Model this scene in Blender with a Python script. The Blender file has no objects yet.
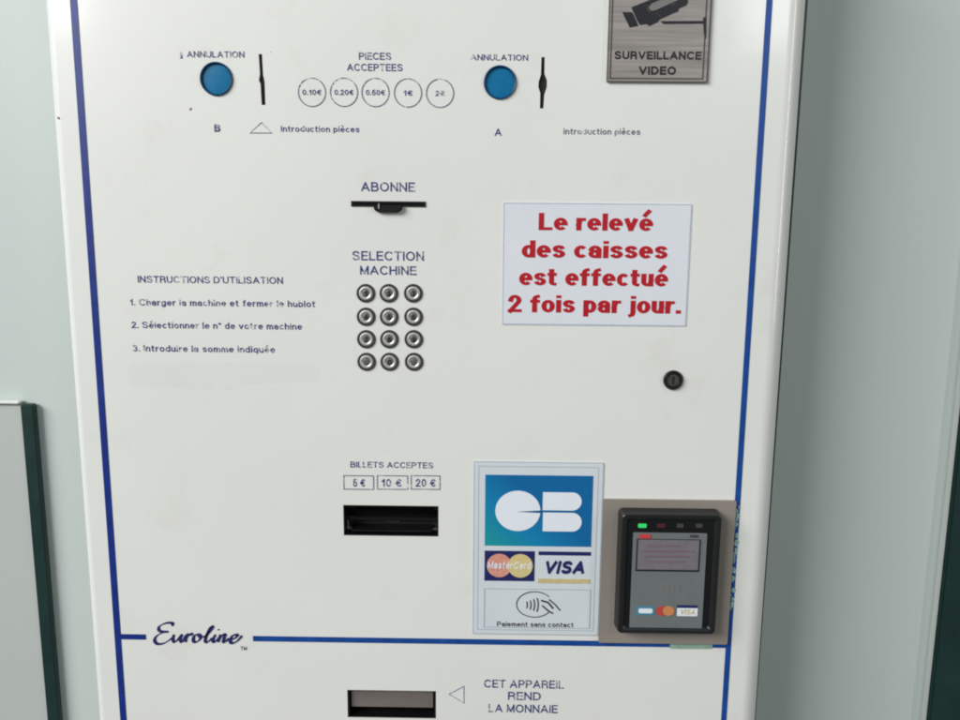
import bpy, bmesh, math, random
from mathutils import Vector, Matrix
random.seed(7)
S = bpy.context.scene
COL = S.collection
PI = math.pi

# ------------------------------------------------------------------ camera
FPX = 800.0
CAM = Vector((0.0, -0.66, 1.45))
down = Vector((-43.2, -4870.0, -FPX)).normalized()      # world -Z seen by the camera
Zc = -down
Xc = Vector((1.0, -0.0105, 0.0105)).normalized()
Xc = (Xc - Zc * Xc.dot(Zc)).normalized()
Yc = Zc.cross(Xc)
W2C = Matrix(((Xc.x, Yc.x, Zc.x), (Xc.y, Yc.y, Zc.y), (Xc.z, Yc.z, Zc.z)))
C2W = W2C.transposed()
cd = bpy.data.cameras.new('camera'); cam = bpy.data.objects.new('camera', cd); COL.objects.link(cam)
cam.matrix_world = Matrix.Translation(CAM) @ C2W.to_4x4()
cd.sensor_width = 36.0; cd.lens = FPX / 960 * 36.0; cd.clip_start = 0.01; cd.clip_end = 50
S.camera = cam

def at(px, py, Y=0.0):
    """measured position on the upright plane at depth Y"""
    r = C2W @ Vector((px - 480, -(py - 360), -FPX))
    p = CAM + r * ((Y - CAM.y) / r.y)
    return p.x, p.z
def F(px, py, Y=0.0): return at(px, py, Y)

# ------------------------------------------------------------------ materials
def srgb(r, g, b):
    def f(c):
        c /= 255.0
        return c / 12.92 if c <= 0.04045 else ((c + 0.055) / 1.055) ** 2.4
    return (f(r), f(g), f(b), 1)
MATS = {}
def mat(name, col, rough=0.5, metal=0.0, spec=0.5, var=0.0, vscale=20, bump=0.0, bscale=300, coat=0.0,
        wear=0.0, wscale=900, stretch=(1, 1, 1), emit=0, col2=None, alpha=1.0):
    m = bpy.data.materials.new(name); m.use_nodes = True
    nt = m.node_tree; N = nt.nodes; L = nt.links
    b = N['Principled BSDF']; out = N['Material Output']
    b.inputs['Base Color'].default_value = col
    b.inputs['Roughness'].default_value = rough; b.inputs['Metallic'].default_value = metal
    b.inputs['Specular IOR Level'].default_value = spec
    b.inputs['Coat Weight'].default_value = coat; b.inputs['Coat Roughness'].default_value = 0.12
    tc = N.new('ShaderNodeTexCoord'); mp = N.new('ShaderNodeMapping'); L.new(tc.outputs['Object'], mp.inputs[0])
    mp.inputs['Scale'].default_value = stretch
    if var > 0:
        n = N.new('ShaderNodeTexNoise'); n.inputs['Scale'].default_value = vscale; n.inputs['Detail'].default_value = 6
        L.new(mp.outputs[0], n.inputs['Vector'])
        r = N.new('ShaderNodeValToRGB'); L.new(n.outputs['Fac'], r.inputs[0])
        r.color_ramp.elements[0].position = 0.3; r.color_ramp.elements[1].position = 0.7
        c2 = col2 or tuple(c * (1 - var) for c in col[:3]) + (1,)
        r.color_ramp.elements[0].color = c2; r.color_ramp.elements[1].color = col
        L.new(r.outputs[0], b.inputs['Base Color'])
        mr = N.new('ShaderNodeMapRange'); L.new(n.outputs['Fac'], mr.inputs[0])
        mr.inputs[3].default_value = rough * 0.85; mr.inputs[4].default_value = min(1, rough * 1.15)
        L.new(mr.outputs[0], b.inputs['Roughness'])
    if bump > 0:
        n = N.new('ShaderNodeTexNoise'); n.inputs['Scale'].default_value = bscale; n.inputs['Detail'].default_value = 2
        L.new(mp.outputs[0], n.inputs['Vector'])
        bp = N.new('ShaderNodeBump'); bp.inputs['Strength'].default_value = bump; bp.inputs['Distance'].default_value = 0.0006
        L.new(n.outputs['Fac'], bp.inputs['Height']); L.new(bp.outputs[0], b.inputs['Normal'])
    if emit:
        b.inputs['Emission Color'].default_value = col; b.inputs['Emission Strength'].default_value = emit
    if wear > 0 or alpha < 1:
        tr = N.new('ShaderNodeBsdfTransparent'); mx = N.new('ShaderNodeMixShader')
        L.new(tr.outputs[0], mx.inputs[1]); L.new(b.outputs[0], mx.inputs[2]); L.new(mx.outputs[0], out.inputs['Surface'])
        mx.inputs[0].default_value = alpha
        if wear > 0:
            geo = N.new('ShaderNodeNewGeometry')
            n = N.new('ShaderNodeTexNoise'); n.inputs['Scale'].default_value = wscale; n.inputs['Detail'].default_value = 4
            L.new(geo.outputs['Position'], n.inputs['Vector'])
            n2 = N.new('ShaderNodeTexNoise'); n2.inputs['Scale'].default_value = wscale * 0.12; n2.inputs['Detail'].default_value = 3
            L.new(geo.outputs['Position'], n2.inputs['Vector'])
            ad = N.new('ShaderNodeMath'); ad.operation = 'ADD'; L.new(n.outputs['Fac'], ad.inputs[0]); L.new(n2.outputs['Fac'], ad.inputs[1])
            mr = N.new('ShaderNodeMapRange'); L.new(ad.outputs[0], mr.inputs[0])
            mr.inputs[1].default_value = 0.62 + wear * 0.4; mr.inputs[2].default_value = 0.85 + wear * 0.4
            mr.inputs[3].default_value = min(.12, alpha * .1); mr.inputs[4].default_value = alpha
            L.new(mr.outputs[0], mx.inputs[0])
    MATS[name] = m
    return m

def hsrgb(r, g, b, k=1.0):
    c = srgb(r, g, b); return (c[0] * k, c[1] * k, c[2] * k, 1)
mat('white_paint', (0.735, 0.745, 0.722, 1), 0.36, spec=0.5, coat=0.5, var=0.045, vscale=5, bump=0.08, bscale=500)
mat('wall_paint', (0.50, 0.565, 0.548, 1), 0.5, var=0.07, vscale=9, stretch=(1.0, 1, .12), bump=.12, bscale=220)
mat('panel_paint', (0.45, 0.48, 0.465, 1), 0.5, var=0.05, vscale=4)
mat('green_metal', (0.006, 0.030, 0.027, 1), 0.4, var=0.3, vscale=30)
mat('blue_ink', (0.010, 0.030, 0.19, 1), 0.42, wear=0.06, wscale=700)
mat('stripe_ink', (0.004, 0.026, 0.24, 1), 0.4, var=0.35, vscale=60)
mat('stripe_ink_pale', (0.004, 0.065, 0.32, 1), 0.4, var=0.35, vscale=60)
mat('text_ink', (0.018, 0.034, 0.17, 1), 0.5, wear=0.42, wscale=700)
mat('grey_ink', (0.09, 0.11, 0.18, 1), 0.5, wear=0.40, wscale=700)
mat('faint_ink', (0.42, 0.44, 0.43, 1), 0.6, alpha=0.03, wear=.3, wscale=60)
mat('script_ink', (0.012, 0.015, 0.11, 1), 0.45, wear=0.02, wscale=500)
mat('red_ink', (0.45, 0.003, 0.014, 1), 0.45, var=0.15, vscale=200)
mat('black_ink', (0.008, 0.009, 0.014, 1), 0.4, wear=0.05, wscale=800)
mat('symbol_ink', (0.03, 0.03, 0.035, 1), 0.5, wear=0.1, wscale=900)
mat('black_plastic', (0.008, 0.008, 0.009, 1), 0.32, var=0.3, vscale=60)
mat('void_black', (0.004, 0.004, 0.004, 1), 0.8)
mat('gloss_black', (0.006, 0.006, 0.007, 1), 0.12)
mat('blue_button', (0.002, 0.15, 0.33, 1), 0.4, spec=0.25, var=0.15, vscale=120)
mat('button_rim', (0.003, 0.05, 0.13, 1), 0.4)
mat('emblem_dark', (0.003, 0.09, 0.25, 1), 0.35)
mat('steel', (0.70, 0.69, 0.67, 1), 0.42, metal=0.85, var=0.1, vscale=200)
mat('dark_steel', (0.20, 0.19, 0.18, 1), 0.35, metal=0.9)
mat('key_rim', (0.075, 0.075, 0.07, 1), 0.42, metal=0.5)
mat('key_grey', (0.15, 0.147, 0.14, 1), 0.45, metal=0.3, var=0.5, vscale=500)
mat('grey_steel', (0.16, 0.15, 0.14, 1), 0.4, metal=0.6, var=0.2, vscale=60)
mat('notice_film', (0.68, 0.71, 0.77, 1), 0.3, var=0.03, vscale=40)
mat('notice_rim', (0.42, 0.50, 0.60, 1), 0.35, wear=0.1, wscale=300)
mat('card_film', (0.62, 0.67, 0.72, 1), 0.28, var=0.05, vscale=30)
mat('card_rim', (0.35, 0.41, 0.46, 1), 0.35)
mat('logo_white', (0.72, 0.77, 0.84, 1), 0.3)
mat('navy_ink', (0.012, 0.018, 0.11, 1), 0.35)
mat('orange_print', (0.62, 0.20, 0.12, 1), 0.4, var=0.35, vscale=350, col2=(0.62, 0.36, 0.30, 1))
mat('yellow_print', (0.60, 0.47, 0.14, 1), 0.4, var=0.25, vscale=350, col2=(0.62, 0.55, 0.33, 1))
mat('gold_print', (0.60, 0.50, 0.25, 1), 0.4, var=0.2, vscale=300)
mat('brushed_plate', (0.37, 0.34, 0.325, 1), 0.42, metal=0.25, var=0.38, vscale=14, stretch=(1, 1, 26))
mat('plate_rim', (0.07, 0.065, 0.06, 1), 0.45, wear=0.02)
mat('camera_grey', (0.17, 0.165, 0.16, 1), 0.5)
mat('taupe_plate', (0.36, 0.32, 0.285, 1), 0.42, metal=0.35, var=0.14, vscale=10)
mat('reader_body', (0.010, 0.011, 0.012, 1), 0.36, var=0.2, vscale=50)
mat('reader_face', (0.15, 0.165, 0.17, 1), 0.3, var=0.08, vscale=60)
mat('reader_glass', (0.18, 0.17, 0.185, 1), 0.15, var=0.15, vscale=90)
mat('reader_text', (0.18, 0.11, 0.135, 1), 0.4)
mat('led_green', (0.03, 0.55, 0.12, 1), 0.3, emit=0.35)
mat('led_red', (0.07, 0.015, 0.025, 1), 0.3)
mat('led_off', (0.05, 0.05, 0.053, 1), 0.3)
mat('badge_red', (0.55, 0.05, 0.05, 1), 0.4)
mat('icon_blue', (0.05, 0.22, 0.32, 1), 0.4)
mat('icon_red', (0.45, 0.06, 0.05, 1), 0.4)
mat('icon_orange', (0.55, 0.22, 0.09, 1), 0.4)
mat('residue', (0.30, 0.50, 0.50, 1), 0.6, var=0.5, vscale=300, wear=0.12, wscale=500)
mat('green_residue', (0.27, 0.42, 0.33, 1), 0.6, var=0.3, vscale=150, wear=0.02, wscale=250)
mat('dirt', (0.16, 0.15, 0.13, 1), 0.8, wear=0.25, wscale=900)
mat('flap_metal', (0.26, 0.225, 0.21, 1), 0.38, metal=0.4, var=0.25, vscale=18, stretch=(1, 1, 3))
# printed gradient of the bank card emblem (teal at the lower left to blue)
def emblem_mat():
    m = bpy.data.materials.new('emblem_blue'); m.use_nodes = True
    N = m.node_tree.nodes; L = m.node_tree.links; b = N['Principled BSDF']
    tc = N.new('ShaderNodeTexCoord'); sp = N.new('ShaderNodeSeparateXYZ'); L.new(tc.outputs['Generated'], sp.inputs[0])
    a = N.new('ShaderNodeMath'); a.operation = 'MULTIPLY_ADD'; L.new(sp.outputs['Z'], a.inputs[0]); a.inputs[1].default_value = 0.8; L.new(sp.outputs['X'], a.inputs[2])
    r = N.new('ShaderNodeValToRGB'); L.new(a.outputs[0], r.inputs[0])
    e = r.color_ramp.elements; e[0].color = (0.010, 0.27, 0.32, 1); e[0].position = 0.1
    e[1].color = (0.003, 0.12, 0.33, 1); e[1].position = 1.0
    x = e.new(0.55); x.color = (0.003, 0.20, 0.41, 1)
    L.new(r.outputs[0], b.inputs['Base Color']); b.inputs['Roughness'].default_value = 0.3
    MATS['emblem_blue'] = m
emblem_mat()
def smudge():
    m = MATS['white_paint']; N = m.node_tree.nodes; L = m.node_tree.links; b = N['Principled BSDF']
    src = b.inputs['Base Color'].links[0].from_socket
    geo = N.new('ShaderNodeNewGeometry'); n = N.new('ShaderNodeTexNoise'); n.inputs['Scale'].default_value = 16; n.inputs['Detail'].default_value = 9; n.inputs['Roughness'].default_value = .7
    L.new(geo.outputs['Position'], n.inputs['Vector'])
    mr = N.new('ShaderNodeMapRange'); L.new(n.outputs['Fac'], mr.inputs[0]); mr.inputs[1].default_value = .56; mr.inputs[2].default_value = .80; mr.inputs[3].default_value = 0; mr.inputs[4].default_value = .30
    mx = N.new('ShaderNodeMix'); mx.data_type = 'RGBA'; L.new(mr.outputs[0], mx.inputs[0]); L.new(src, mx.inputs[6]); mx.inputs[7].default_value = (.50, .49, .45, 1)
    L.new(mx.outputs[2], b.inputs['Base Color'])
smudge()

# ------------------------------------------------------------------ scene graph helpers
def thing(name, label, cat, loc=(0, 0, 0), group=None):
    o = bpy.data.objects.new(name, None); COL.objects.link(o); o.location = loc
    o.empty_display_size = 0.05
    o['label'] = label; o['category'] = cat
    if group: o['group'] = group
    return o
def wloc(o):
    v = Vector(o.location)
    while o.parent: o = o.parent; v += Vector(o.location)
    return v
def link(name, bm_or_me, m, parent=None, smooth=False, label=None):
    if isinstance(bm_or_me, bmesh.types.BMesh):
        bm = bm_or_me
    else:
        bm = bmesh.new(); bm.from_mesh(bm_or_me)
    bmesh.ops.recalc_face_normals(bm, faces=bm.faces)
    xs = [v.co for v in bm.verts]
    c = Vector([(min(v[i] for v in xs) + max(v[i] for v in xs)) / 2 for i in range(3)])
    bmesh.ops.translate(bm, verts=bm.verts, vec=-c)
    for f in bm.faces: f.smooth = smooth
    me = bpy.data.meshes.new(name); bm.to_mesh(me); bm.free()
    if smooth:
        try: me.set_sharp_from_angle(angle=math.radians(35))
        except Exception: pass
    me.materials.append(MATS[m])
    o = bpy.data.objects.new(name, me); COL.objects.link(o)
    if parent is not None:
        o.parent = parent; o.location = c - wloc(parent)
    else: o.location = c
    if label: o['label'] = label
    return o

def prism(bm, pts, y0, y1):
    """closed solid from an (x,z) outline between depths y0 and y1"""
    a = [bm.verts.new((x, y0, z)) for x, z in pts]
    b = [bm.verts.new((x, y1, z)) for x, z in pts]
    n = len(pts)
    bm.faces.new(a); bm.faces.new(b[::-1])
    for i in range(n):
        j = (i + 1) % n
        bm.faces.new((a[i], b[i], b[j], a[j]))
    return bm
def P(pts, y0, y1, bm=None):
    return prism(bm or bmesh.new(), pts, y0, y1)
def rect(x0, z0, x1, z1): return [(x0, z0), (x1, z0), (x1, z1), (x0, z1)]
def rrect(x0, z0, x1, z1, r, n=5):
    out = []
    for cx, cz, a0 in ((x1 - r, z1 - r, 0), (x0 + r, z1 - r, 90), (x0 + r, z0 + r, 180), (x1 - r, z0 + r, 270)):
        for k in range(n + 1):
            a = math.radians(a0 + 90 * k / n); out.append((cx + r * math.cos(a), cz + r * math.sin(a)))
    return out
def ell(cx, cz, rx, rz, n=40, a0=0, a1=360):
    m = n if a1 - a0 >= 360 else n + 1
    return [(cx + rx * math.cos(math.radians(a0 + (a1 - a0) * k / n)), cz + rz * math.sin(math.radians(a0 + (a1 - a0) * k / n))) for k in range(m)]
def ring(bm, outer, inner, y0, y1):
    n = len(outer)
    vs = [[bm.verts.new((x, y, z)) for x, z in pl] for pl in (outer, inner) for y in (y0, y1)]
    of, ob, nf, nb = vs
    for i in range(n):
        j = (i + 1) % n
        bm.faces.new((of[i], of[j], nf[j], nf[i])); bm.faces.new((ob[i], nb[i], nb[j], ob[j]))
        bm.faces.new((of[i], ob[i], ob[j], of[j])); bm.faces.new((nf[i], nf[j], nb[j], nb[i]))
    return bm
def lathe(cx, cz, prof, n=40, bm=None):
    """prof: (radius, y) from the front centre outwards"""
    bm = bm or bmesh.new(); rows = []
    for r, y in prof:
        if r < 1e-7: rows.append([bm.verts.new((cx, y, cz))])
        else: rows.append([bm.verts.new((cx + r * math.cos(2 * PI * k / n), y, cz + r * math.sin(2 * PI * k / n))) for k in range(n)])
    for a, b in zip(rows, rows[1:]):
        for k in range(n):
            j = (k + 1) % n
            if len(a) == 1: bm.faces.new((a[0], b[k], b[j]))
            elif len(b) == 1: bm.faces.new((a[k], a[j], b[0]))
            else: bm.faces.new((a[k], a[j], b[j], b[k]))
    return bm
def ribbon(bm, pts, w, y0, y1, closed=False):
    """flat stroke along (x,z) points; w a number or a list of widths"""
    n = len(pts); L = []; R = []
    for i in range(n):
        if closed: p, q = pts[i - 1], pts[(i + 1) % n]
        else: p, q = pts[max(0, i - 1)], pts[min(n - 1, i + 1)]
        t = Vector((q[0] - p[0], q[1] - p[1]))
        if t.length < 1e-9: t = Vector((1, 0))
        t.normalize(); nx, nz = -t.y, t.x
        ww = (w[i] if isinstance(w, (list, tuple)) else w) / 2
        L.append((pts[i][0] + nx * ww, pts[i][1] + nz * ww)); R.append((pts[i][0] - nx * ww, pts[i][1] - nz * ww))
    if closed: return ring(bm, L, R, y0, y1)
    return prism(bm, L + R[::-1], y0, y1) if n == 2 else strip(bm, L, R, y0, y1)
def strip(bm, L, R, y0, y1):
    a = [bm.verts.new((x, y0, z)) for x, z in L]; b = [bm.verts.new((x, y0, z)) for x, z in R]
    c = [bm.verts.new((x, y1, z)) for x, z in L]; d = [bm.verts.new((x, y1, z)) for x, z in R]
    for i in range(len(L) - 1):
        bm.faces.new((a[i], a[i + 1], b[i + 1], b[i])); bm.faces.new((c[i], d[i], d[i + 1], c[i + 1]))
        bm.faces.new((a[i], c[i], c[i + 1], a[i + 1])); bm.faces.new((b[i], b[i + 1], d[i + 1], d[i]))
    bm.faces.new((a[0], b[0], d[0], c[0])); bm.faces.new((a[-1], c[-1], d[-1], b[-1]))
    return bm
def pxs(pts, Y=0): return [F(x, y, Y) for x, y in pts]
def pxrect(x0, y0, x1, y1, Y=0):
    """upright rectangle whose sides are the means of the measured corners"""
    a, b, c, d = F(x0, y0, Y), F(x1, y0, Y), F(x1, y1, Y), F(x0, y1, Y)
    return (a[0] + d[0]) / 2, (c[1] + d[1]) / 2, (b[0] + c[0]) / 2, (a[1] + b[1]) / 2

# text: an own monoline grotesque alphabet drawn with strokes -----------
XH = 0.73
def cr(pts, n=10):
    out = []; Q = [pts[0]] + list(pts) + [pts[-1]]
    for i in range(1, len(Q) - 2):
        p0, p1, p2, p3 = Q[i - 1], Q[i], Q[i + 1], Q[i + 2]
        for k in range(n):
            t = k / n
            out.append(tuple(.5 * (2 * p1[j] + (p2[j] - p0[j]) * t + (2 * p0[j] - 5 * p1[j] + 4 * p2[j] - p3[j]) * t * t + (3 * p1[j] - p0[j] - 3 * p2[j] + p3[j]) * t ** 3) for j in (0, 1)))
    out.append(tuple(pts[-1])); return out
def arc(cx, cy, rx, ry, a0, a1, n=16):
    return [(cx + rx * math.cos(math.radians(a0 + (a1 - a0) * k / n)), cy + ry * math.sin(math.radians(a0 + (a1 - a0) * k / n))) for k in range(n + 1)]
def full(cx, cy, rx, ry): return arc(cx, cy, rx, ry, 0, 360, 32)
S_ = cr([(.65, .77), (.56, .94), (.34, 1), (.12, .94), (.03, .76), (.12, .60), (.34, .52), (.57, .43), (.67, .25), (.58, .06), (.34, 0), (.10, .06), (.01, .24)], 4)
s_ = cr([(.44, .55), (.38, .69), (.23, .73), (.08, .68), (.03, .55), (.09, .43), (.23, .38), (.39, .31), (.45, .18), (.38, .05), (.23, 0), (.07, .05), (.0, .18)], 4)
G_ = {
 'A': (.80, [[(0, 0), (.40, 1)], [(.80, 0), (.40, 1)], [(.16, .32), (.64, .32)]]),
 'B': (.66, [[(0, 0), (0, 1)], [(0, 1)] + arc(.38, .77, .22, .23, 90, -90) + [(0, .54)], [(0, .54)] + arc(.40, .27, .26, .27, 90, -90) + [(0, 0)]]),
 'C': (.76, [arc(.42, .5, .42, .5, 38, 322, 28)]),
 'D': (.72, [[(0, 0), (0, 1)], [(0, 1)] + arc(.30, .5, .42, .5, 90, -90, 20) + [(0, 0)]]),
 'E': (.56, [[(0, 0), (0, 1)], [(0, 1), (.56, 1)], [(0, .52), (.52, .52)], [(0, 0), (.58, 0)]]),
 'H': (.68, [[(0, 0), (0, 1)], [(.68, 0), (.68, 1)], [(0, .53), (.68, .53)]]),
 'I': (.0, [[(0, 0), (0, 1)]]),
 'L': (.50, [[(0, 0), (0, 1)], [(0, 0), (.50, 0)]]),
 'M': (.80, [[(0, 0), (0, 1)], [(.80, 0), (.80, 1)], [(0, 1), (.40, .06)], [(.80, 1), (.40, .06)]]),
 'N': (.68, [[(0, 0), (0, 1)], [(.68, 0), (.68, 1)], [(0, 1), (.68, 0)]]),
 'O': (.84, [full(.42, .5, .42, .5)]),
 'P': (.62, [[(0, 0), (0, 1)], [(0, 1)] + arc(.36, .73, .26, .27, 90, -90) + [(0, .46)]]),
 'R': (.66, [[(0, 0), (0, 1)], [(0, 1)] + arc(.37, .75, .26, .25, 90, -90) + [(0, .50)], [(.38, .50)] + arc(.42, .28, .20, .20, 80, 10, 6) + [(.64, 0)]]),
 'S': (.68, [S_]),
 'T': (.66, [[(.33, 0), (.33, 1)], [(0, 1), (.66, 1)]]),
 'U': (.68, [[(0, 1)] + arc(.34, .32, .34, .32, 180, 360, 18) + [(.68, 1)]]),
 'V': (.76, [[(0, 1), (.38, 0)], [(.76, 1), (.38, 0)]]),
 'Z': (.62, [[(.02, 1), (.60, 1)], [(.60, 1), (.02, 0)], [(0, 0), (.62, 0)]]),
 'a': (.46, [arc(.23, .53, .21, .20, 165, 0, 12) + [(.44, 0)], full(.21, .205, .21, .205)]),
 'b': (.48, [[(0, 0), (0, 1)], full(.24, .365, .24, .365)]),
 'c': (.44, [arc(.24, .365, .24, .365, 40, 320, 24)]),
 'd': (.48, [[(.48, 0), (.48, 1)], full(.24, .365, .24, .365)]),
 'e': (.50, [[(.02, .37)] + [(.50, .37)] , arc(.25, .365, .25, .365, 0, 318, 28)]),
 'f': (.30, [[(.12, 0), (.12, .80)] + arc(.27, .84, .15, .16, 175, 95, 6), [(0, .73), (.28, .73)]]),
 'g': (.48, [[(.48, .73), (.48, -.02)] + arc(.24, -.06, .24, .17, 0, -155, 12), full(.24, .37, .24, .36)]),
 'h': (.44, [[(0, 0), (0, 1)], [(0, .42)] + arc(.23, .50, .21, .23, 150, 0, 12) + [(.44, 0)]]),
 'i': (.0, [[(0, 0), (0, .73)], [(0, .99), (0, 1.0)]]),
 'j': (.06, [[(.06, .73), (.06, -.06)] + arc(-.06, -.06, .12, .15, 0, -85, 6), [(.06, .99), (.06, 1.0)]]),
 'l': (.0, [[(0, 0), (0, 1)]]),
 'm': (.76, [[(0, 0), (0, .73)], [(0, .42)] + arc(.20, .52, .18, .21, 150, 0, 12) + [(.38, 0)], [(.38, .42)] + arc(.58, .52, .18, .21, 150, 0, 12) + [(.76, 0)]]),
 'n': (.44, [[(0, 0), (0, .73)], [(0, .42)] + arc(.23, .50, .21, .23, 150, 0, 12) + [(.44, 0)]]),
 'o': (.50, [full(.25, .365, .25, .365)]),
 'p': (.48, [[(0, -.22), (0, .73)], full(.24, .365, .24, .365)]),
 'q': (.48, [[(.48, -.22), (.48, .73)], full(.24, .365, .24, .365)]),
 'r': (.26, [[(0, 0), (0, .73)], [(0, .40)] + arc(.24, .46, .22, .26, 150, 88, 8)]),
 's': (.45, [s_]),
 't': (.28, [[(.10, .95), (.10, .14)] + arc(.24, .14, .14, .14, 180, 270, 6), [(0, .73), (.26, .73)]]),
 'u': (.44, [[(.44, 0), (.44, .73)], [(0, .73)] + arc(.21, .23, .21, .23, 180, 330, 12) + [(.44, .30)]]),
 'v': (.50, [[(0, .73), (.25, 0)], [(.50, .73), (.25, 0)]]),
 '0': (.50, [full(.25, .5, .25, .5)]),
 '1': (.26, [[(.24, 0), (.24, 1)], [(.24, .95), (.04, .74)]]),
 '2': (.52, [arc(.26, .73, .24, .27, 170, -25, 14) + [(.02, .02)], [(0, 0), (.52, 0)]]),
 '3': (.52, [arc(.26, .76, .22, .24, 165, -80, 14), arc(.26, .26, .25, .27, 85, -165, 14)]),
 '4': (.54, [[(.40, 0), (.40, 1)], [(.40, 1), (0, .30)], [(0, .28), (.54, .28)]]),
 '5': (.52, [[(.46, 1), (.10, 1)], [(.10, 1), (.04, .52)], arc(.25, .32, .26, .32, 140, -160, 16)]),
 '6': (.52, [full(.26, .31, .25, .31), arc(.30, .50, .30, .50, 60, 190, 12)]),
 '7': (.52, [[(0, 1), (.52, 1)], [(.52, 1), (.16, 0)]]),
 '8': (.52, [full(.26, .76, .22, .24), full(.26, .26, .26, .27)]),
 '9': (.52, [full(.26, .69, .25, .31), arc(.22, .50, .30, .50, -120, 10, 12)]),
 '.': (.0, [[(0, 0), (0, .005)]]),
 "'": (.0, [[(0, .86), (0, 1.0)]]),
 '\u20ac': (.58, [arc(.40, .5, .30, .5, 52, 308, 22), [(0, .60), (.46, .60)], [(0, .40), (.42, .40)]]),
 '\u00b0': (.22, [full(.11, .86, .11, .13)]),
}
ACC = {'\u00e9': ('e', [[(.22, .93), (.34, 1.06)]]), '\u00e8': ('e', [[(.30, .93), (.18, 1.06)]])}
def strokes(s, w, space, shear, wy):
    out = []; x = 0; h = w / 2; hy = wy / 2
    for ch in s:
        if ch == ' ': x += .34 + w * .4; continue
        extra = []
        if ch in ACC: ch, extra = ACC[ch][0], ACC[ch][1]
        W, st = G_[ch]; low = ch.islower()
        # keep counters open when the stroke is heavy
        W2 = W * (1 + max(0, w - .15) * .55)
        for k, pl in enumerate(list(st) + list(extra)):
            ext = k < len(st)
            p = []
            for (a, b) in pl:
                if not ext: yy = b + hy * .3
                elif low:
                    yy = hy + b * (XH - wy) / XH if 0 <= b <= XH else (b + hy if b < 0 else b - hy)
                else: yy = hy + b * (1 - wy)
                p.append((x + h + (a / W * W2 if W else a), yy))
            closed = len(p) > 20 and abs(p[0][0] - p[-1][0]) < 1e-6 and abs(p[0][1] - p[-1][1]) < 1e-6
            if not closed:
                def push(a, b, d):
                    v = Vector((a[0] - b[0], a[1] - b[1])); v.normalize(); e = d * (abs(v.x) * h + abs(v.y) * hy); return (a[0] + v.x * e, a[1] + v.y * e)
                curved = len(pl) > 6
                d = 1
                if ch in 'AVMNvZ' and abs(pl[0][0] - pl[-1][0]) > .05 and abs(pl[0][1] - pl[-1][1]) > .3: d = .55
                if ch in 'CSsce36' and curved: d = 0
                p[0] = push(p[0], p[1], d); p[-1] = push(p[-1], p[-2], d)
            if ch == '.': p = [(p[0][0], 0), (p[0][0], wy * 1.15)]
            if ch in 'ij' and k == 1: p = [(p[0][0], .995 - max(wy * .95, .13)), (p[0][0], 1.0)]
            p = [(a + b * shear, b) for a, b in p]
            out.append((p, closed, k % 6)); 
        x += W2 + w + .17 * space
    return out
def text(name, s, px0, px1, pbase, pcap, m, parent, bold=0.0, space=1.0, shear=0.0, Y=0.0, lift=0.0003, label=None, thin=None):
    """fit a line of lettering: px0..px1 its width, pbase the baseline row, pcap the cap height"""
    w = .14 + bold; wy = thin or w
    st = strokes(s, w, space, shear, wy)
    ol = []
    for p, closed, k in st:
        n = len(p); Lh = []; Rh = []
        for i in range(n):
            if closed: a, b = p[i - 1 if i else n - 2], p[(i + 1) if i < n - 1 else 1]
            else: a, b = p[max(0, i - 1)], p[min(n - 1, i + 1)]
            t = Vector((b[0] - a[0], b[1] - a[1])); t.normalize()
            Lh.append((p[i][0] - t.y * w / 2, p[i][1] + t.x * wy / 2)); Rh.append((p[i][0] + t.y * w / 2, p[i][1] - t.x * wy / 2))
        ol.append((Lh, Rh, closed, k))
    xs = [a[0] for o in ol for a in o[0] + o[1]]; x0, x1 = min(xs), max(xs)
    X0, Zb = F(px0, pbase, Y); X1, Zb2 = F(px1, pbase, Y); Zb = (Zb + Zb2) / 2
    H = F((px0 + px1) / 2, pbase - pcap, Y)[1] - F((px0 + px1) / 2, pbase, Y)[1]
    T_ = lambda q: (X0 + (q[0] - x0) / (x1 - x0) * (X1 - X0), Zb + q[1] * H)
    bm = bmesh.new()
    for Lh, Rh, closed, k in ol:
        A = [T_(q) for q in Lh]; B = [T_(q) for q in Rh]; yf = Y - lift - k * .000014
        if closed: ring(bm, A[:-1], B[:-1], yf, Y - lift + .0004 + k * 1e-5)
        else: strip(bm, A, B, yf, Y - lift + .0004 + k * 1e-5)
    return link(name, bm, m, parent, label=label)

# ------------------------------------------------------------------ measured frame of the machine
XSL = (F(73.6, 0)[0] + F(123.6, 720)[0]) / 2      # left stripe
XSR = (F(771, 0)[0] + F(725, 720)[0]) / 2         # right stripe
XSR -= .0012
XL = (F(47, 0)[0] + F(95, 720)[0]) / 2 - 0.001
XR = (F(807, 0)[0] + F(757, 720)[0]) / 2 + 0.0038
ZT = F(430, 0)[1] + 0.13; ZB = F(430, 720)[1] - 0.42
ZST = F(430, 0)[1] + 0.075; ZSB = ZB + 0.05       # stripe ends
ZLINE = F(430, 641)[1]
print('XSL %.4f XSR %.4f XL %.4f XR %.4f ZT %.3f ZB %.3f' % (XSL, XSR, XL, XR, ZT, ZB))
YW = 0.125                                          # wall depth

M = thing('payment_machine', 'white enamelled coin and card payment cabinet with a blue line border and keypad', 'payment machine', ((XL + XR) / 2, 0.04, ZB))

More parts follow.
